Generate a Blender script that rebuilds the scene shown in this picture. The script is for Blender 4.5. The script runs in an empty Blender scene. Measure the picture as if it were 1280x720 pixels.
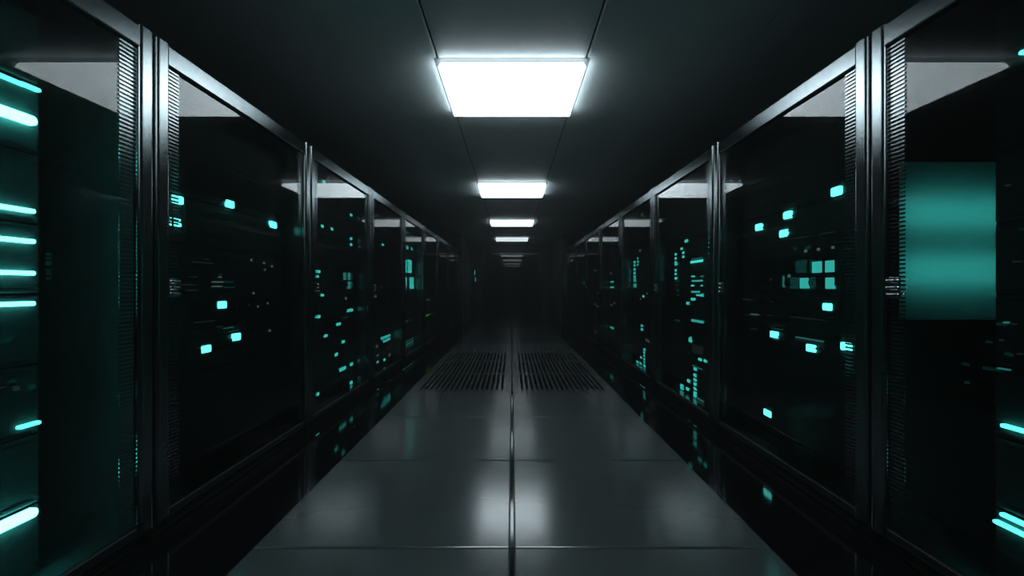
import bpy, bmesh, math
from mathutils import Matrix, Vector

S = bpy.context.scene
C = S.collection
PI = math.pi

# ------------------------------------------------------------------ materials
def mat(name):
    m = bpy.data.materials.new(name); m.use_nodes = True
    nt = m.node_tree; nt.nodes.clear()
    out = nt.nodes.new('ShaderNodeOutputMaterial')
    return m, nt, out

def pbr(name, col, rough, metal=0.0, spec=0.5, noise=0.0, nscale=8.0, rvar=0.0):
    m, nt, out = mat(name)
    b = nt.nodes.new('ShaderNodeBsdfPrincipled')
    b.inputs['Base Color'].default_value = (*col, 1)
    b.inputs['Roughness'].default_value = rough
    b.inputs['Metallic'].default_value = metal
    b.inputs['Specular IOR Level'].default_value = spec
    nt.links.new(b.outputs[0], out.inputs[0])
    if noise or rvar:
        tc = nt.nodes.new('ShaderNodeTexCoord')
        nz = nt.nodes.new('ShaderNodeTexNoise'); nz.inputs['Scale'].default_value = nscale
        nz.inputs['Detail'].default_value = 4
        nt.links.new(tc.outputs['Object'], nz.inputs['Vector'])
        if noise:
            r = nt.nodes.new('ShaderNodeValToRGB')
            r.color_ramp.elements[0].color = (*[c*(1-noise) for c in col], 1)
            r.color_ramp.elements[1].color = (*[c*(1+noise) for c in col], 1)
            r.color_ramp.elements[0].position = .3; r.color_ramp.elements[1].position = .7
            nt.links.new(nz.outputs['Fac'], r.inputs[0]); nt.links.new(r.outputs[0], b.inputs['Base Color'])
        if rvar:
            mr = nt.nodes.new('ShaderNodeMapRange')
            mr.inputs['To Min'].default_value = rough-rvar; mr.inputs['To Max'].default_value = rough+rvar
            nt.links.new(nz.outputs['Fac'], mr.inputs['Value']); nt.links.new(mr.outputs[0], b.inputs['Roughness'])
    return m

def metal(name, col, rough, nscale=20, var=.05):
    m, nt, out = mat(name)
    g = nt.nodes.new('ShaderNodeBsdfAnisotropic'); g.distribution = 'BECKMANN'
    g.inputs['Roughness'].default_value = rough
    tc = nt.nodes.new('ShaderNodeTexCoord')
    nz = nt.nodes.new('ShaderNodeTexNoise'); nz.inputs['Scale'].default_value = nscale
    nt.links.new(tc.outputs['Object'], nz.inputs['Vector'])
    rp = nt.nodes.new('ShaderNodeValToRGB')
    rp.color_ramp.elements[0].color = (*[c*(1-var) for c in col], 1); rp.color_ramp.elements[0].position = .3
    rp.color_ramp.elements[1].color = (*[c*(1+var) for c in col], 1); rp.color_ramp.elements[1].position = .7
    nt.links.new(nz.outputs['Fac'], rp.inputs[0]); nt.links.new(rp.outputs[0], g.inputs['Color'])
    nt.links.new(g.outputs[0], out.inputs[0])
    return m

def emit(name, col, k=1.0):
    m, nt, out = mat(name)
    e = nt.nodes.new('ShaderNodeEmission')
    e.inputs[0].default_value = (*col, 1); e.inputs[1].default_value = k
    nt.links.new(e.outputs[0], out.inputs[0])
    return m

def glass_mat(name, ior, tint):
    m, nt, out = mat(name)
    fr = nt.nodes.new('ShaderNodeFresnel'); fr.inputs['IOR'].default_value = ior
    t = nt.nodes.new('ShaderNodeBsdfTransparent'); t.inputs[0].default_value = (*tint, 1)
    g = nt.nodes.new('ShaderNodeBsdfGlossy'); g.inputs['Roughness'].default_value = 0.0
    mx = nt.nodes.new('ShaderNodeMixShader')
    nt.links.new(fr.outputs[0], mx.inputs[0]); nt.links.new(t.outputs[0], mx.inputs[1])
    nt.links.new(g.outputs[0], mx.inputs[2]); nt.links.new(mx.outputs[0], out.inputs[0])
    return m

def clear_mat(name, tint):
    m, nt, out = mat(name)
    t = nt.nodes.new('ShaderNodeBsdfTransparent'); t.inputs[0].default_value = (*tint, 1)
    nt.links.new(t.outputs[0], out.inputs[0]); return m

def diffuser_mat(name, col):
    m, nt, out = mat(name)
    t = nt.nodes.new('ShaderNodeBsdfTranslucent'); t.inputs[0].default_value = (*col, 1)
    nt.links.new(t.outputs[0], out.inputs[0]); return m

LAMP = 11.5
K = 2.9      # the smoked door glass passes about a third of the light, so the lights behind it are this much stronger
M = {
    'tile':   pbr('floor_tile_laminate', (.066,.080,.082), .165, 0, 1.0, noise=.05, nscale=3.0, rvar=.012),
    'perf':   pbr('perforated_steel', (.068,.082,.084), .18, 0, 1.0, noise=.05, nscale=3.0),
    'black_floor': pbr('black_polished_floor', (.004,.0045,.005), .07, 0, .45, noise=.2, nscale=6),
    'plenum': pbr('dark_underfloor', (.004,.004,.004), .9, 0, .1, noise=.2),
    'ceil':   pbr('ceiling_tile_grey', (.76,.84,.86), .45, 0, .5, noise=.03, nscale=5),
    'ceil_back': pbr('ceiling_void', (.004,.004,.004), .9, 0, 0, noise=.2),
    'wall':   pbr('dark_painted_wall', (.010,.012,.0125), .45, 0, .5, noise=.1, nscale=4),
    'portal': pbr('portal_cladding', (.10,.115,.12), .35, 0, .5, noise=.06, nscale=4),
    'frame':  metal('brushed_dark_frame', (.27,.30,.31), .27),
    'case':   pbr('black_cabinet_steel', (.006,.007,.007), .5, 0, .25, noise=.15, nscale=10),
    'inner':  pbr('glossy_inner_panel', (.18,.20,.20), .17, .4, .5, noise=.08, nscale=10),
    'chassis':pbr('server_chassis_black', (.018,.02,.02), .4, 0, .4, noise=.15, nscale=12),
    'bezel':  pbr('server_bezel', (.10,.115,.115), .55, 0, .35, noise=.12, nscale=14),
    'grip':   pbr('server_handle', (.05,.055,.056), .35, 0, .5, noise=.1, nscale=20),
    'port':   pbr('port_black', (.006,.006,.006), .3, 0, .5, noise=.1, nscale=20),
    'chrome': pbr('chrome_handle', (.62,.65,.66), .18, 1.0, .5, noise=.03, nscale=20),
    'ledge':  pbr('lamp_tray_added_rim', (.12,.135,.14), .5, 0, .4, noise=.03),
    'glass':  glass_mat('door_glass', 1.385, (.34,.36,.36)),
    'glass_back': clear_mat('door_glass_inner_face', (.97,.98,.98)),
    'lamp':   emit('lamp_diffuser', (.82,.99,1.05), LAMP),
    'lamp_dim': emit('lamp_diffuser_dim', (.84,.99,1.04), 5.0),
    'lamp_faint': emit('lamp_diffuser_faint', (.86,.99,1.04), 1.8),
    'bar':    emit('light_bar_bright', (1.1,9.5,8.6), K),
    'barthin':emit('light_bar_cyan', (.25,2.6,2.3), K),
    'square': emit('square_light_cyan', (.36,2.8,2.5), K),
    'screen': emit('small_display_teal', (.045,.55,.48), K),
    'screenhi':emit('small_display_bright', (.10,1.25,1.1), K),
    'small':  emit('status_light_cyan', (.06,.85,.74), K),
    'dim':    emit('status_light_dim', (.02,.16,.145), K),
    'white':  emit('painted_port_glint_pale', (.075,.11,.105), K),  # ports catching light, their glint put in as emission
    'faint':  emit('painted_port_glint_faint', (.009,.014,.014), K),  # faint port and label lines, their light put in as emission
    'green':  emit('status_light_green', (.05,.5,.03), K),
    'tube':   emit('reflection_panel_tube', (.10,.52,.50), K),
    'diffuser': diffuser_mat('teal_diffuser', (.55,.85,.82)),
}

# ------------------------------------------------------------------ mesh helpers
def box(bm, x0, x1, y0, y1, z0, z1, bevel=0.0, seg=1, mi=0):
    r = bmesh.ops.create_cube(bm, size=1.0)
    bmesh.ops.scale(bm, vec=(abs(x1-x0), abs(y1-y0), abs(z1-z0)), verts=r['verts'])
    bmesh.ops.translate(bm, vec=((x0+x1)/2, (y0+y1)/2, (z0+z1)/2), verts=r['verts'])
    fs = {f for v in r['verts'] for f in v.link_faces}
    if bevel > 0:
        es = {e for v in r['verts'] for e in v.link_edges}
        b = bmesh.ops.bevel(bm, geom=list(es), offset=bevel, segments=seg, affect='EDGES', profile=.5)
        fs = set(b['faces']) | {f for f in fs if f.is_valid}
    for f in fs:
        if f.is_valid: f.material_index = mi
    return bm

def box_edges(bm, x0, x1, y0, y1, z0, z1, axis, bevel, seg=3):
    """A box whose four edges along one axis are rounded (a capsule-like bar)."""
    r = bmesh.ops.create_cube(bm, size=1.0)
    bmesh.ops.scale(bm, vec=(x1-x0, y1-y0, z1-z0), verts=r['verts'])
    bmesh.ops.translate(bm, vec=((x0+x1)/2, (y0+y1)/2, (z0+z1)/2), verts=r['verts'])
    es = [e for e in {e for v in r['verts'] for e in v.link_edges}
          if abs((e.verts[0].co-e.verts[1].co).normalized()[axis]) > .9]
    bmesh.ops.bevel(bm, geom=es, offset=bevel, segments=seg, affect='EDGES', profile=.5)
    return bm

def cyl(bm, p0, p1, rad, seg=16):
    p0, p1 = Vector(p0), Vector(p1); d = p1-p0
    r = bmesh.ops.create_cone(bm, cap_ends=True, segments=seg, radius1=rad, radius2=rad, depth=d.length)
    q = Vector((0,0,1)).rotation_difference(d.normalized()).to_matrix().to_4x4()
    bmesh.ops.transform(bm, matrix=Matrix.Translation((p0+p1)/2) @ q, verts=r['verts'])

def obj(name, bm, mats, parent=None, smooth=False):
    me = bpy.data.meshes.new(name); bm.to_mesh(me); bm.free()
    for m in (mats if isinstance(mats, (list, tuple)) else [mats]): me.materials.append(m)
    if smooth:
        for p in me.polygons: p.use_smooth = True
    o = bpy.data.objects.new(name, me); C.objects.link(o)
    if parent: o.parent = parent
    return o

def nb(): return bmesh.new()

def thing(name, label, cat, loc=(0,0,0), rz=0, group=None):
    o = bpy.data.objects.new(name, None); C.objects.link(o)
    o.location = loc; o.rotation_euler = (0,0,rz); o.empty_display_size = .1
    o['label'] = label; o['category'] = cat
    if group: o['group'] = group
    return o

def struct(name, bm, mats):
    o = obj(name, bm, mats); o['kind'] = 'structure'; return o

def copy_tree(o, parent=None):
    c = o.copy(); C.objects.link(c)
    if parent: c.parent = parent
    for ch in list(o.children): copy_tree(ch, c)
    return c

# ------------------------------------------------------------------ dimensions (metres, camera at the origin, 1 m up, looking along +Y)
XG = 1.43          # glass plane
XS = 1.57          # server front plane
H = 2.54           # ceiling (the light panels hang 5 cm below it)
PITCH = 1.56; FIRST = .465; NR = 9
ZB = .06           # bottom of the glass doors
ENDY = FIRST + PITCH*NR      # 14.505
PORT = 18.0
FZ = -.012         # level of the black floor beside the pale tiles
ORD = ['first','second','third','fourth','fifth','sixth','seventh','eighth','ninth']

# ------------------------------------------------------------------ setting: floor
fl = nb()
box(fl, -2.7, 2.7, -4.0, 40, -.20, -.10, mi=2)                              # subfloor
for s in (-1, 1):
    box(fl, s*1.003, s*2.7, -4.0, 40, -.10, FZ, mi=1)                       # black polished floor beside the walkway
for j in range(-6, 38):
    y0 = 1.97 + j
    if y0 < -4.0 or y0 + 1 > 40: continue
    for s in (-1, 1):
        if 4.9 < y0 < 7.9: continue
        xa, xb = (s*.0065, s*1.0)
        box(fl, min(xa,xb), max(xa,xb), y0+.003, y0+.997, -.03, 0, bevel=.008, seg=3, mi=0)
box(fl, -1.0, 1.0, -4.0, 4.97, -.10, -.0302, mi=1)
box(fl, -1.0, 1.0, 7.97, 40, -.10, -.0302, mi=1)
struct('floor', fl, [M['tile'], M['black_floor'], M['plenum']])

# perforated tiles: real slots
def perforated_tile(s):
    bm = nb()
    n, wslot, pitch = 17, .025, .05
    # plate with slots: bars between slots + end strips + cross strip
    t = .025
    xs0 = .10
    edges = [.0065] 
    box(bm, .0065, xs0-wslot/2, .002, .998, -t, 0)
    for i in range(n-1):
        box(bm, xs0+i*pitch+wslot/2, xs0+(i+1)*pitch-wslot/2, .066, .934, -t, 0)
    box(bm, xs0+(n-1)*pitch+wslot/2, 1.0, .002, .998, -t, 0)
    box(bm, xs0-wslot/2, xs0+(n-1)*pitch+wslot/2, .002, .066, -t, 0)
    box(bm, xs0-wslot/2, xs0+(n-1)*pitch+wslot/2, .934, .998, -t, 0)
    for f in bm.faces:
        if f.normal.z < .5: f.material_index = 1  # slot sides coloured dark to deepen the shade in the slots
    if s < 0:
        bmesh.ops.scale(bm, vec=(-1,1,1), verts=bm.verts); bmesh.ops.reverse_faces(bm, faces=bm.faces)
    return bm
PT = {}
for k in range(3):
    for s in (-1, 1):
        side = 'left' if s < 0 else 'right'
        lab = f"grey perforated floor tile with long slots, {['nearest','middle','farthest'][k]} of three along the walkway's {side} half"
        if s not in PT:
            o = obj('perforated_floor_tile', perforated_tile(s), [M['perf'], M['plenum']]); PT[s] = o
        else:
            o = PT[s].copy(); C.objects.link(o)
        o.location = (0, 4.97+k, 0)
        o['label'] = lab; o['category'] = 'floor tile'; o['group'] = 'perforated floor tiles'
        # pedestal rim under the tile
        if PT[s] is o:
            rim = nb()
            xa, xb = sorted((s*.02, s*.99))
            box(rim, xa, xb, .01, .03, -.10, -.025); box(rim, xa, xb, .97, .99, -.10, -.025)
            rr = obj('support_frame', rim, M['plenum'], o)
        else:
            c = PT[s].children[0].copy(); C.objects.link(c); c.parent = o

# ------------------------------------------------------------------ setting: ceiling
LAMPS = [-.55, 3.45, 7.45, 11.45, 15.45, 23.45, 27.45, 31.45, 35.45]
ce = nb()
box(ce, -2.7, 2.7, -4.0, 40, H+.03, H+.12, mi=1)
for j in range(-8, 37):
    y0 = 3.45 + j
    ya, yb = max(y0, -4.0), min(y0+1, 40)
    if yb-ya < .1: continue
    for i in range(-3, 3):
        xa, xb = i+.5, i+1.5
        xa, xb = max(xa, -2.7), min(xb, 2.7)
        box(ce, xa+.0075, xb-.0075, ya+.0015, yb-.0015, H, H+.03, bevel=.002, mi=0)
struct('ceiling', ce, [M['ceil'], M['ceil_back']])

lamp0 = None
lab_l = {-.55:'square ceiling light directly overhead, just out of the picture',
         3.45:'large bright square ceiling light nearest the camera',
         7.45:'bright square ceiling light, second along the ceiling',
         11.45:'square ceiling light, third along the ceiling',
         15.45:'dimmer square ceiling light, fourth, last one before the doorway',
         23.45:'faint ceiling light seen just under the doorway lintel',
         27.45:'faint ceiling light, second beyond the doorway lintel',
         31.45:'very faint ceiling light, third beyond the doorway lintel',
         35.45:'faintest ceiling light, last and deepest beyond the doorway'}
for y in LAMPS:
    if lamp0 is None:
        t = thing('ceiling_light', lab_l[y], 'ceiling light', (0, y+.5, H), 0, 'square ceiling lights')
        f = nb()
        box(f, -.525, .525, -.525, .525, -.0016, -.0002)  # thin dull rim added to tone down the glow on the ceiling
        box(f, -.47, .47, -.47, .47, -.010, -.0015)
        obj('tray_with_added_rim', f, M['ledge'], t)
        d = nb()
        r_ = bmesh.ops.create_cube(d, size=1.0)
        for v in r_['verts']:
            top = v.co.z > 0
            v.co = (math.copysign(.482 if top else .5, v.co.x), math.copysign(.482 if top else .5, v.co.y), -.0105 if top else -.05)
        bmesh.ops.bevel(d, geom=list(d.edges), offset=.003, segments=2, affect='EDGES', profile=.5)
        obj('diffuser', d, M['lamp'], t)
        lamp0 = t
    else:
        t = copy_tree(lamp0); t.location = (0, y+.5, H); t['label'] = lab_l[y]
        if y > 10:     # the far lights are visibly dimmer than the near ones
            d = [c for c in t.children if c.name.startswith('diffuser')][0]
            d.data = d.data.copy(); d.data.materials[0] = M['lamp_dim'] if y < 18 else M['lamp_faint']

# ------------------------------------------------------------------ setting: walls
for nm, x0, x1 in (('wall_left', -2.8, -2.7), ('wall_right', 2.7, 2.8)):
    w = nb(); box(w, x0, x1, -4.0, 40, -.2, H+.12); struct(nm, w, M['wall'])
w = nb(); box(w, -2.7, 2.7, -4.1, -4.0, -.2, H+.12); struct('wall_rear', w, M['wall'])
w = nb(); box(w, -2.7, 2.7, 40, 40.1, -.2, H+.12); struct('wall_far', w, M['wall'])
for nm, s in (('wall_passage_left', -1), ('wall_passage_right', 1)):
    w = nb(); xa, xb = sorted((s*1.43, s*1.53))
    box(w, xa, xb, ENDY+.02, PORT, FZ, H)
    for yy in (ENDY+.9, ENDY+1.8, ENDY+2.7): box(w, s*1.425-.006, s*1.425+.006, yy-.01, yy+.01, FZ, H)
    struct(nm, w, M['portal'])
w = nb()
for s in (-1, 1):
    xa, xb = sorted((s*.94, s*2.69)); box(w, xa, xb, PORT, PORT+.25, FZ, H)
box(w, -.94, .94, PORT, PORT+.25, 2.17, H)
struct('wall_doorway', w, M['portal'])
w = nb()
for s in (-1, 1):
    xa, xb = sorted((s*.935, s*.995)); box(w, xa, xb, PORT-.02, PORT-.001, 0.001, 2.23)
box(w, -.935, .935, PORT-.02, PORT-.001, 2.165, 2.23)
struct('trim_1', w, M['frame'])
for nm, s in (('wall_beyond_left', -1), ('wall_beyond_right', 1)):
    w = nb(); xa, xb = sorted((s*1.43, s*1.53)); box(w, xa, xb, PORT+.25, 40, FZ, H); struct(nm, w, M['wall'])

# ------------------------------------------------------------------ server cabinets
W2 = PITCH/2 - .008       # half width of one cabinet (8 mm to the joint)
def make_cabinet():
    t = thing('server_cabinet', '', 'server cabinet')
    # origin: base centre of the glass plane; interior towards -X, base at FZ
    D = 1.0
    b = nb(); box(b, -D, -.02, -W2, W2, 0, ZB-FZ-.02, bevel=.006); 
    for i in range(2): box(b, -.022, -.014, -W2+.1, W2-.1, .012+i*.018, .021+i*.018)
    obj('plinth', b, M['case'], t)
    b = nb(); box(b, -D, -.012, -W2+.02, W2-.02, ZB-FZ-.02, ZB-FZ-.001); obj('base_shelf', b, M['inner'], t)
    for s in (-1, 1):
        b = nb(); ya, yb = sorted((s*(W2), s*(W2-.02))); box(b, -D, -.014, ya, yb, ZB-FZ-.019, 2.0-FZ-.02)
        obj('side_panel', b, M['inner'], t)
    b = nb(); box(b, -D, -.02, -W2, W2, 2.0-FZ-.02, 2.0-FZ, bevel=.004); 
    for i in range(8): box(b, -.85, -.25, -W2+.15+i*.16, -W2+.22+i*.16, 2.0-FZ, 2.0-FZ+.006)
    obj('top_panel', b, M['case'], t)
    b = nb(); box(b, -D, -D+.02, -W2+.021, W2-.021, ZB-FZ, 2.0-FZ-.021); obj('back_panel', b, M['case'], t)
    # door: frame with glass, handle and two louvred strips
    d = nb()
    z0, z1 = ZB-FZ, 2.0-FZ
    st = .078
    for s in (-1, 1):
        ya, yb = sorted((s*W2, s*(W2-st)))
        box_edges(d, -.012, .022, ya, yb, z0, z1, 2, .016, 6)
    box_edges(d, -.012, .018, -W2+st-.003, W2-st+.003, z1-.085, z1-.002, 1, .006, 3)
    nf = len(d.faces)
    box_edges(d, -.012, .012, -W2+st-.003, W2-st+.003, z0+.001, z0+.03, 1, .006, 3)
    d.faces.ensure_lookup_table()
    for f in d.faces:
        if f.calc_center_median().z < z0+.031 and abs(f.calc_center_median().y) < W2-st+.001: f.material_index = 1
    door = obj('door', d, [M['frame'], M['case']], t)
    gz0, gz1 = z0+.031, z1-.086
    g = nb(); box(g, -.006, 0, -W2+st+.001, W2-st-.001, gz0, gz1)
    for f in g.faces: f.material_index = 0 if f.normal.x > .5 else 1
    obj('glass_pane', g, [M['glass'], M['glass_back']], door)
    for s in (-1, 1):
        v = nb()
        n = 118
        for i in range(n):
            z = gz0 + (i+.5)*(gz1-gz0)/n
            ya, yb = sorted((s*(W2-st-.001), s*(W2-st-.080)))
            box(v, .001, .0045, ya, yb, z-.0034, z+.0034)
        obj('louvred_strip', v, M['frame'], door)
    hb = nb()
    hy = -W2 + .115
    for dz in (.026, .0, -.026): box(hb, .0045, .028, hy-.022, hy+.022, 1.0-FZ+dz-.006, 1.0-FZ+dz+.006, bevel=.003, seg=2)
    box(hb, .0045, .012, hy-.026, hy+.026, 1.0-FZ-.04, 1.0-FZ+.04, bevel=.002)
    obj('handle', hb, M['chrome'], door)
    return t

CAB_L = {0:'black glass-door server cabinet holding long glowing cyan light bars, nearest in the left-hand row',
         1:'black glass-door cabinet with scattered square cyan lights and no displays, second in the left-hand row',
         2:'dark glass-door cabinet with a dim three-cell teal display, third in the left-hand row',
         4:'dark glass-door cabinet with tall bright cyan display blocks, fifth in the left-hand row',
         5:'dark glass-door cabinet with two tiny green lights, sixth in the left-hand row',
         8:'last dark glass-door cabinet before the doorway, with stacked cyan lights, left-hand row'}
CAB_R = {0:'black glass-door server cabinet with a glowing panel imitating teal reflections, nearest in the right-hand row',
         1:'black glass-door cabinet with four teal square displays and scattered square lights, second in right-hand row',
         2:'dark glass-door cabinet with long vertical columns of cyan dots, third in the right-hand row',
         8:'last dark glass-door cabinet before the doorway, with two cyan strips, right-hand row'}
cab0 = make_cabinet()
CAB = {}
def cab_loc(side, k):
    return (-XG if side == 'L' else XG, FIRST+PITCH*(k+.5), FZ)
for side in 'LR':
    for k in range(NR):
        c = cab0 if not CAB else copy_tree(cab0)
        CAB[side, k] = c
        c.location = cab_loc(side, k); c.rotation_euler = (0, 0, 0 if side == 'L' else PI)
        dct = CAB_L if side == 'L' else CAB_R
        row = 'left-hand row' if side == 'L' else 'right-hand row'
        c['label'] = dct.get(k, f'dark glass-door server cabinet, {ORD[k]} from the camera in the {row}')
        c['group'] = 'glass-door server cabinets'

# ------------------------------------------------------------------ servers
NS = 8
SH = (1.90-ZB)/NS
def make_server(w, kind):
    t = thing('rack_server', '', 'server')
    D = .70; h = SH-.0006
    b = nb(); box(b, -D, -.012, -w/2+.02, w/2-.02, .0, h, bevel=.003); obj('chassis', b, M['chassis'], t)
    b = nb()
    box(b, -.012, .0, -w/2, w/2, .004, h-.004, bevel=.003)
    fz = .0
    if kind == 0:      # louvred intake field
        for i in range(7):
            z = .035 + i*(h-.07)/6
            box(b, .0, .006, -w*.33, w*.33, z-.005, z+.005)
    elif kind == 2:    # raised centre with a groove
        box(b, .0, .006, -w*.40, w*.40, .03, h*.46, bevel=.003); box(b, .0, .006, -w*.40, w*.40, h*.54, h-.03, bevel=.003)
    obj('front_panel', b, M['bezel'], t)
    if kind == 1:
        for i in range(6):
            b = nb(); ya = -w*.38 + i*w*.76/6
            box(b, .0, .006, ya+.006, ya+w*.76/6-.006, .03, h-.03, bevel=.003)
            box(b, .006, .009, ya+.02, ya+w*.76/6-.02, .045, .055)
            obj('drive_tray', b, M['grip'], t)
    elif kind == 2:
        b = nb()
        for r in range(2):
            for i in range(10):
                ya = -w*.30 + i*.035
                zz = h*.27 + r*h*.44
                box(b, .006, .0075, ya, ya+.022, zz-.010, zz+.010)
        obj('port_block', b, M['port'], t)
    for s in (-1, 1) if kind < 3 else ():
        b = nb(); y = s*(w/2-.016)
        cyl(b, (.012, y, .06), (.012, y, h-.06), .004, 12)
        cyl(b, (-.001, y, .065), (.012, y, .065), .004, 12); cyl(b, (-.001, y, h-.065), (.012, y, h-.065), .004, 12)
        obj('handle', b, M['grip'], t, smooth=True)
    if kind == 3:      # flush front with screwed ears and a groove line
        b = nb(); box(b, .0, .003, -w/2+.03, w/2-.03, .012, .020); box(b, .0, .003, -w/2+.03, w/2-.03, h-.020, h-.012)
        obj('trim_line', b, M['grip'], t)
        for s in (-1, 1):
            b = nb(); 
            for zz in (.03, h-.03): cyl(b, (-.001, s*(w/2-.012), zz), (.003, s*(w/2-.012), zz), .006, 12)
            obj('ear_screw', b, M['grip'], t)
    return t

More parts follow.
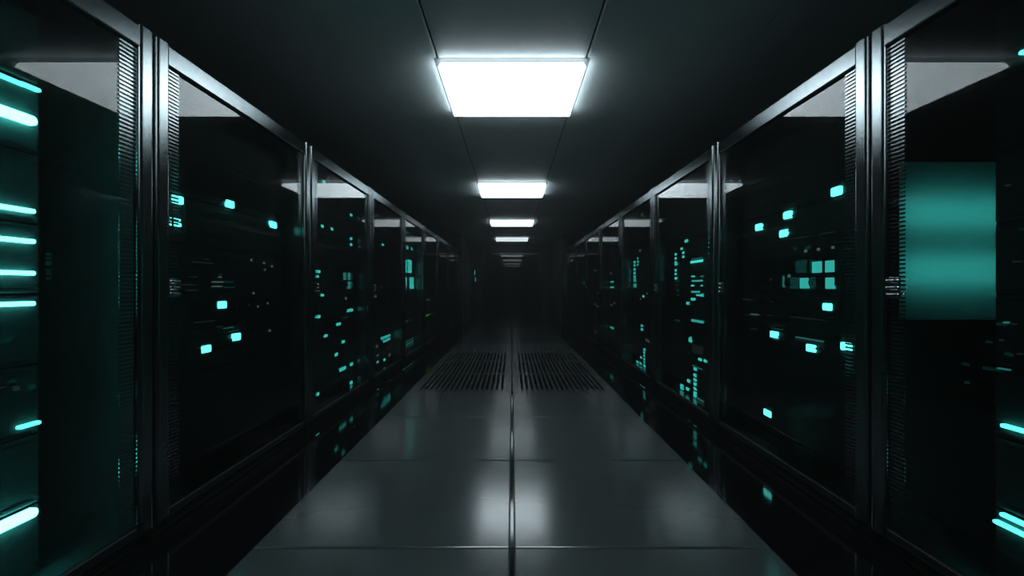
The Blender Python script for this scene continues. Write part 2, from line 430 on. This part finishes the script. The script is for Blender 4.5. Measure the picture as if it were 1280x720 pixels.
# lights and painted port glints, read off the photograph: (px, py, width px, height px, kind)
LEDS = {
('L',0): [(-14,134,122,12.5,'bar'),(8,98.5,52,4.5,'barthin'),(54.5,117,29,4.5,'barthin'),(-14,256,118,6,'barmid'),(-14,297,118,6,'barmid'),
          (-14,340,118,6,'barmid'),(-14,381,118,6,'barmid'),(41,529,32,4.5,'barthin'),(-14,660,124,12.5,'bar'),
          (20,483,10,2,'faint'),(20,487,8,2,'faint'),(3,484,8,2,'faint')],
('R',0): [(1283,65,20,5,'barthin'),(1290,541,80,5,'barthin'),(1290,655,82,5,'barthin'),(1288,671,106,5,'barthin'),
          (1260,232,9,2,'faint'),(1272,327,14,1.5,'faint'),(1258,403,9,2,'dim'),(1268,405,8,1.5,'faint'),(1255,461,18,1.5,'dim'),(1252,425,7,2,'faint'),(1275,442,8,2,'faint')],
('L',1): [(222,250,13,10,'square'),(287,257.5,10,9,'square'),(341,279,8,8,'square'),(277,381,11,9,'square'),(295,421,10,9,'square'),(257,436,12,9,'square'),
          (216,274,12,2.5,'square'),(216,280,13,4.5,'square'),
          (314,325,3,3,'white'),(330,329,3,2.5,'white'),(340,333,2.5,2.5,'white'),(331,337,2.5,2.5,'white'),(317,366,2.5,2.5,'white'),(311,381,3,2.5,'faint'),
          (322,383,3,2.5,'white'),(334,379,3,2.5,'white'),(337,413,3,2.5,'white'),(254,328.5,27,1.5,'faint'),(258,324,10,1.5,'faint'),(276,343,6,1.5,'faint'),(275,346.5,5,1.5,'white'),
          (272,352.5,15,1.5,'white'),(271,358,14,1.5,'white'),(236,356,22,1.5,'faint'),(240,365,16,1.5,'faint'),(255,402,28,1.5,'faint'),(274,408,12,1.5,'faint'),(242,346,10,1.5,'faint')],
('R',1): [(1046,243,13,11,'square'),(985,268,10,9,'square'),(949,284,8,8,'square'),(980,292,10,9,'square'),(1035,383.5,12,9,'square'),(968,418,9,8,'square'),(1014,435,11,9,'square'),
          (1058,433,13,10,'square'),(960,516,9,8,'square'),
          (1022,334,14,14,'screen'),(1038,333,13.5,14.5,'screen'),(1006,354,12.5,13,'screen'),(1038,354,13,14,'screen'),
          (1007,311,4,3.5,'white'),(1023,309.5,4,3.5,'white'),(1041,307,4,3.5,'white'),(1003,297,22,1.5,'faint'),(1034,291.5,20,1.5,'faint'),
          (1010,398,44,1.5,'faint'),(1012,424,36,1.5,'dim'),(1012,427,34,1.5,'faint'),(1020,430,20,1.5,'faint'),(980,352,4,14,'dim'),(987,345,5,4,'dim'),(964,349,4,4,'faint'),
          (934,374,12,1.5,'faint'),(944,393,12,1.5,'white'),(963,394,8,1.5,'faint'),(943,411,10,1.5,'faint'),(965,377,6,1.5,'faint')],
('L',2): [(394,226.5,4.5,3.5,'small'),(405,226.5,4,3.5,'small'),(427,233,5,3,'white'),(402.5,283,4.5,3.5,'small'),(414.5,286.5,4,3.5,'small'),(439,269,3,3,'small'),(439,298.5,3,3,'small'),(439,304,3,3,'small'),
          (397,339.5,7,3.5,'small'),(396,345.5,5,3,'small'),(430.5,345.5,4.5,9,'dimscreen'),(436,345.5,4,9,'dimscreen'),(436,356.5,4.5,9,'dimscreen'),(402.5,369,5,3,'small'),(432,373,3.5,3.5,'white'),
          (439,387.5,8,3.5,'small'),(397,398,7,4,'small'),(423,405,6,3.5,'small'),(407,419.5,5,3.5,'small'),(429,425,4,3.5,'small'),(420,443,5,4,'small'),(428,461,9,4,'small'),
          (440.5,454.5,4,3.5,'small'),(434,459,3,8,'faint'),(396.5,492.5,5,4,'small'),(439,481,3.5,3.5,'small'),(393,358,4,4,'faint'),(432,397,9,3,'faint')],
('R',2): [(888,y,5,2.4,'small') for y in (280,286,297,303,309.5,316)] + [(888,322,4,2,'dim'),(858,299,4.5,3.5,'small'),(852.5,311,4,3,'small'),(854.5,316,4,3,'small'),(854.5,321,4,3,'small')] +
         [(845,y,3.5,3,'small') for y in (318,323,328,332.5,338,342.5,348)] +
         [(871,329,16,3,'screenhi'),(872,323,15,1.2,'dim'),(866.5,345.5,5,1.8,'small'),(877.5,345.5,5,1.8,'dim'),(872,351,15,2.2,'screen'),(866,357,5,2,'small'),(877.5,357,4,2,'screen'),(869.5,363,11,2.2,'screen'),
          (874,369,8,2.2,'small'),(878,369,4,3.4,'small'),(866.5,374,6,3.4,'small'),(860,379,4.5,3.4,'small'),(872,401.5,16,3,'screen'),(863,422.5,4.5,4,'small'),(863,428,4.5,4,'small'),
          (875,449,5,3.6,'small'),(882,451,5,3.6,'small'),(872,436,14,12,'faint')] +
         [(869,y,4.5,3.6,'small') for y in (463,469,474.5,480,485.5,491,496.5)] +
         [(861,476,4.5,3.6,'small'),(852.5,482,4.5,3.6,'small'),(852.5,487.5,4.5,3.4,'small'),(859.5,486,4.5,3.6,'small'),(872,459,14,1.5,'dim'),(874,499,12,1.5,'dim')],
('L',3): [(471,269.5,3,2.5,'white'),(481,287,2.5,2,'white'),(478.5,306,3,2.5,'small'),(469,370.5,3.5,3,'white'),(486,419.5,12,3,'small'),(483,425,10,3,'small'),(471,433,3,3,'white'),(480.5,449.5,3,3,'small'),(488,443,3,3,'white'),
          (472,452,3,2.5,'small'),(488,362,4,1.5,'faint'),(488,370,4,1.5,'faint'),(488,386,4,1.5,'faint'),(488,391,4,1.5,'faint'),(488,433,4,3,'faint'),(472,420,3,2,'faint'),(472,444,3,2.5,'dim'),(470,358,3,3,'faint'),(476,358,4,3,'faint')],
('R',3): [(792,y,3,2.8,'small') for y in (328,332,337,341.5,346)] + [(793.5,350,3.5,5,'screen'),(790,357,2.5,5,'screen'),(794.5,357,2.5,5,'screen'),(797.5,323,2.5,2.5,'small'),(797.5,327,2.5,2.5,'small'),(797.5,331,2.5,2.5,'small'),
          (800,315,3,2.5,'white'),(804.5,370.5,3.5,3,'small'),(809,367,2.5,2.5,'white'),(801,374,2.5,2.5,'white'),(802.5,407,3,3,'small'),(802.5,411,3,3,'small'),(808.5,425,3,3,'white'),(811,426.5,2.5,3,'white'),(802.5,265,2.5,2.5,'white')] +
         [(805.5,y,3,2.8,'small') for y in (436,440.5,444.5,449,453,457,461)] + [(801.5,446.5,3,2.8,'small'),(797,452.5,3,2.8,'small'),(797,455.8,3,2.2,'small'),(801,454,3,2.8,'small')],
('L',4): [(507,333,3,16,'screenhi'),(512,333,5.5,16,'screenhi'),(506.8,353.5,3,14,'screenhi'),(516.5,354,5.5,14,'screenhi'),(509,309.5,3,4.5,'small'),(514.5,311,2.8,3.5,'small'),(509,291,4,2.5,'dim'),(514,295.5,3,2,'dim'),
          (514,400,12,1.6,'faint'),(508,401.5,3,2,'white'),(514,424,15,1.8,'dim'),(515,427,15,1.8,'dimscreen'),(514,431,14,1.8,'dim'),(514,460,13,2,'faint')],
('R',4): [(762.5,342,2.5,2.5,'white'),(763.5,352.5,5,2,'small'),(763.5,359,5,2,'small'),(764.5,381,2.5,2.5,'white'),(763.5,409,5,2.5,'small'),(766,369,3,3,'faint'),(768,379,2,2,'white'),(768,418,3,3,'faint')],
('L',5): [(533,394.5,3,1.8,'green'),(538,392.7,4,1.6,'green'),(540,374,4,2.2,'white'),(536.5,382,2.5,1.8,'faint'),(538,411,4,3,'faint')],
('R',5): [(748,367,2.5,2.5,'white'),(742.5,380,2.5,2.5,'white'),(747,383,2.5,2.5,'white'),(741.5,413,2.5,2.5,'white'),(744,338,2.5,3,'white'),(740.5,345,2,3,'faint'),(749,326,2,4,'dim')],
('L',6): [(550,384,2,9,'faint'),(553,391,1.6,10,'faint')],
('R',6): [(726.5,354,2.2,4,'dim'),(730,344,2,3,'faint')],
('L',8): [(565,329.5,4,2.6,'small'),(564.5,345.5,3.6,1.8,'small'),(564.5,351,4,2,'small'),(564.5,357,3.6,1.8,'small'),(565,363,3.6,2,'small'),(564.5,369,3,1.8,'small'),(565,401.5,4,2.8,'small'),(565,424,4,5,'dim')],
('R',8): [(712,345.5,3,8,'screenhi'),(711.5,356,2.4,8,'screenhi')],
}
KMAT = {'barmid':'barmid','dimscreen':'dimscreen'}
M['barmid'] = emit('light_bar_medium', (.7,5.2,4.7), K)
M['dimscreen'] = emit('small_display_dim', (.03,.24,.22), K)
KNAME = {'bar':'light_bar','barmid':'light_bar','barthin':'light_bar','square':'indicator_light','screen':'display','screenhi':'display','dimscreen':'display'}
COLN = {'white':'pale','faint':'faint','green':'green'}
NUM = ['no','one','two','three','four','five','six','seven','eight','nine','ten','eleven','twelve']

protos = {}
SERV = {}
def server_span(k, side='L'):
    a, b = ((.31, 1.235) if side == 'L' else (.31, 1.20)) if k == 0 else (.31, 1.455)
    y0 = FIRST + PITCH*k
    return y0+a, y0+b
for side in 'LR':
    for k in range(NR):
        ya, yb = server_span(k, side); w = yb-ya; yc = (ya+yb)/2
        for i in range(NS):
            kind = (i*2 + k + (1 if side == 'R' else 0)) % 3
            if k == 0: kind = 3
            key = (round(w,3), kind)
            if key in protos: t = copy_tree(protos[key]); 
            else: t = make_server(w, kind); protos[key] = t
            SERV[side, k, i] = [t, yc, ZB+i*SH, w, [], kind]
def depth_of(lk, k):
    return .018 if lk == 'bar' else .013 if lk.startswith('bar') else .0095 if k < 2 else .0078
for (side, k), lst in LEDS.items():
    for (px, py, wp, hp, kind) in lst:
        ax = 640-px if side == 'L' else px-640
        def Yat(a): return 640*XS/a
        dp0 = depth_of(kind, k)
        if kind == 'square': wp += 2.2
        Ya, Yb = Yat(ax+wp/2), Yat(ax-wp/2)*(XS-dp0)/XS
        if Yb-Ya < .008: ym = (Ya+Yb)/2; Ya, Yb = ym-.004, ym+.004
        Y = Yat(ax); z = 1 + (360-py)/640*Y; hz = hp/640*Y/2
        lo, hi = server_span(k, side)
        # keep every light on the face of its server
        sh = max(0, lo+.012-Ya) - max(0, Yb-(hi-.006)); Ya += sh; Yb += sh; Y += sh
        i = min(NS-1, max(0, int((z-ZB)/SH)))
        za, zb = ZB+i*SH+.005, ZB+(i+1)*SH-.005
        if hz < .026: z = min(max(z, za+hz), zb-hz)          # small lights sit wholly on one server
        else:                                               # larger ones end at its edge
            a_, b_ = max(z-hz, za), min(z+hz, zb); z, hz = (a_+b_)/2, (b_-a_)/2
        SERV[side, k, i][4].append((Ya, Yb, z, hz, kind))
for (side, k, i), (t, yc, z0, w, leds, kind) in SERV.items():
    t.location = (-XS if side == 'L' else XS, yc, z0)
    t.rotation_euler = (0, 0, 0 if side == 'L' else PI)
for (side, k, i), (t, yc, z0, w, leds, kind) in SERV.items():
    for (Ya, Yb, z, hz, lk) in leds:
        a, b = (Ya-yc, Yb-yc) if side == 'L' else (yc-Yb, yc-Ya)
        if b-a < .004: b = a+.004
        lz = z-z0; hh = max(hz, .0022); 
        bm = nb(); dep = depth_of(lk, k)
        rr = min(hh, (b-a)/2)*(.95 if lk.startswith('bar') else .45 if lk in ('square','small') else .12)
        box_edges(bm, .0003, dep, a, b, lz-hh, lz+hh, 0, rr, 4)
        o = obj(KNAME.get(lk, 'status_light_or_glint'), bm, M[lk], t)
    cnt = {}
    for l in leds:
        key = ('bright cyan bar' if l[4].startswith('bar') else 'square cyan light' if l[4] == 'square' else 'teal display' if l[4] in ('screen','screenhi','dimscreen')
               else 'green light' if l[4] == 'green' else 'painted port glint' if l[4] in ('white','faint') else 'cyan dot')
        cnt[key] = cnt.get(key, 0)+1
    order = ['green light','bright cyan bar','teal display','square cyan light','cyan dot','painted port glint']
    ks = [q for q in order if q in cnt]
    if ks:
        n = cnt[ks[0]]; q = ks[0] + ('s' if n > 1 else '')
        nn = NUM[n] if n < len(NUM) else 'many'
        desc = f'black server with {nn} {q}'
    else:
        desc = 'plain unlit black server'
    pos = ORD[i] + ' from the base' if i < NS-1 else 'topmost'
    t['label'] = f"{desc}, {pos}, {'nearest' if k == 0 else ORD[k] if k < NR-1 else 'last'} cabinet of {'left' if side == 'L' else 'right'}-hand row"
    t['group'] = 'servers racked in the cabinets'

# mounting rails inside every cabinet, either side of the servers
rail_proto = {}
for (side, k), c in CAB.items():
    ya, yb = server_span(k, side); yc = FIRST+PITCH*(k+.5)
    for (yy, sgn) in ((ya, -1), (yb, 1)):
        a, b = sorted((yy + sgn*.002, yy + sgn*.02))
        a, b = (a-yc, b-yc) if side == 'L' else (yc-b, yc-a)
        key = (round(a,4), round(b,4))
        if key in rail_proto:
            r = rail_proto[key].copy(); C.objects.link(r); r.parent = c
        else:
            bm = nb(); box(bm, -.30, -.165, a, b, ZB-FZ+.0005, 1.978-FZ)
            for q in range(36): 
                zz = ZB+.06+q*.048
                box(bm, -.166, -.163, a+.005, b-.005, zz-.008, zz+.008)
            rail_proto[key] = obj('mounting_rail', bm, M['case'], c)

# ------------------------------------------------------------------ glowing panel added as teal reflection on nearest right-hand cabinet's inner side wall
PY = FIRST+PITCH-.030         # inner face of that side wall
PX0, PX1 = 1.448, 1.90
t = thing('reflection_panel', 'added teal glowing panel imitating a soft reflection inside the nearest right-hand cabinet', 'reflection panel', ((PX0+PX1)/2, PY, 1.177))
hx, hz_, dp = (PX1-PX0)/2, .30, .075
b = nb()
box(b, -hx, hx, -.008, 0, -hz_, hz_)
for s in (-1, 1):
    xa, xb = sorted((s*hx, s*(hx-.004))); box(b, xa, xb, -dp, -.008, -hz_, hz_)
    za, zb = sorted((s*hz_, s*(hz_-.004))); box(b, -hx+.004, hx-.004, -dp, -.008, za, zb)
obj('housing', b, M['plenum'], t)
for zc, hh in ((.105, .06), (-.11, .06)):
    b = nb(); box_edges(b, -hx+.01, hx-.05, -.03, -.012, zc-hh, zc+hh, 1, .012, 3)
    obj('reflection_glow_tube', b, M['tube'], t)
b = nb(); box(b, -hx+.004, hx-.004, -dp, -dp+.003, -hz_+.004, hz_-.004)
obj('diffuser', b, M['diffuser'], t)

# small glowing plate added for the twin reflection left of the doorway
t = thing('wall_reflection_glow', 'small twin teal glow imitating a light reflection on the wall left of the doorway', 'reflection_glow', (-1.30, PORT, 1.2))
b = nb(); box(b, -.05, .05, -.02, -.001, -.02, .46, bevel=.006); obj('back_plate', b, M['frame'], t)
for za, zb, dx in ((.02,.17,.012), (.25,.42,-.008)):
    b = nb(); box_edges(b, dx-.016, dx+.016, -.03, -.018, za, zb, 1, .012, 3); obj('status_light_or_glint', b, M['screen'], t)

# ------------------------------------------------------------------ air: a thin haze in the aisle
w = bpy.data.worlds.new('World'); S.world = w; w.use_nodes = True
w.cycles.homogeneous_volume = True; w.cycles.volume_sampling = 'MULTIPLE_IMPORTANCE'
nt = w.node_tree; nt.nodes.clear()
out = nt.nodes.new('ShaderNodeOutputWorld')
bg = nt.nodes.new('ShaderNodeBackground'); bg.inputs[0].default_value = (0,0,0,1); bg.inputs[1].default_value = 0
nt.links.new(bg.outputs[0], out.inputs['Surface'])
ab = nt.nodes.new('ShaderNodeVolumeAbsorption'); ab.inputs['Color'].default_value = (0,0,0,1); ab.inputs['Density'].default_value = .112
sc_ = nt.nodes.new('ShaderNodeVolumeScatter'); sc_.inputs['Density'].default_value = .0055; sc_.inputs['Anisotropy'].default_value = .3
ad = nt.nodes.new('ShaderNodeAddShader')
nt.links.new(ab.outputs[0], ad.inputs[0]); nt.links.new(sc_.outputs[0], ad.inputs[1])
nt.links.new(ad.outputs[0], out.inputs['Volume'])

# ------------------------------------------------------------------ camera
cam = bpy.data.cameras.new('camera'); co = bpy.data.objects.new('camera', cam); C.objects.link(co)
co.location = (0, 0, 1.0); co.rotation_euler = (PI/2, 0, 0)
cam.sensor_width = 36; cam.lens = 18; cam.clip_start = .02; cam.clip_end = 200
S.camera = co

S.view_settings.view_transform = 'Standard'; S.view_settings.look = 'None'
S.view_settings.exposure = 0; S.view_settings.gamma = 1; S.view_settings.use_curve_mapping = False
cy = S.cycles
cy.use_denoising = True
cy.max_bounces = 12; cy.diffuse_bounces = 4; cy.glossy_bounces = 6; cy.transparent_max_bounces = 24
cy.sample_clamp_indirect = 20.0
cy.denoiser = 'OPENIMAGEDENOISE'; cy.denoising_input_passes = 'RGB_ALBEDO'; cy.denoising_prefilter = 'ACCURATE'
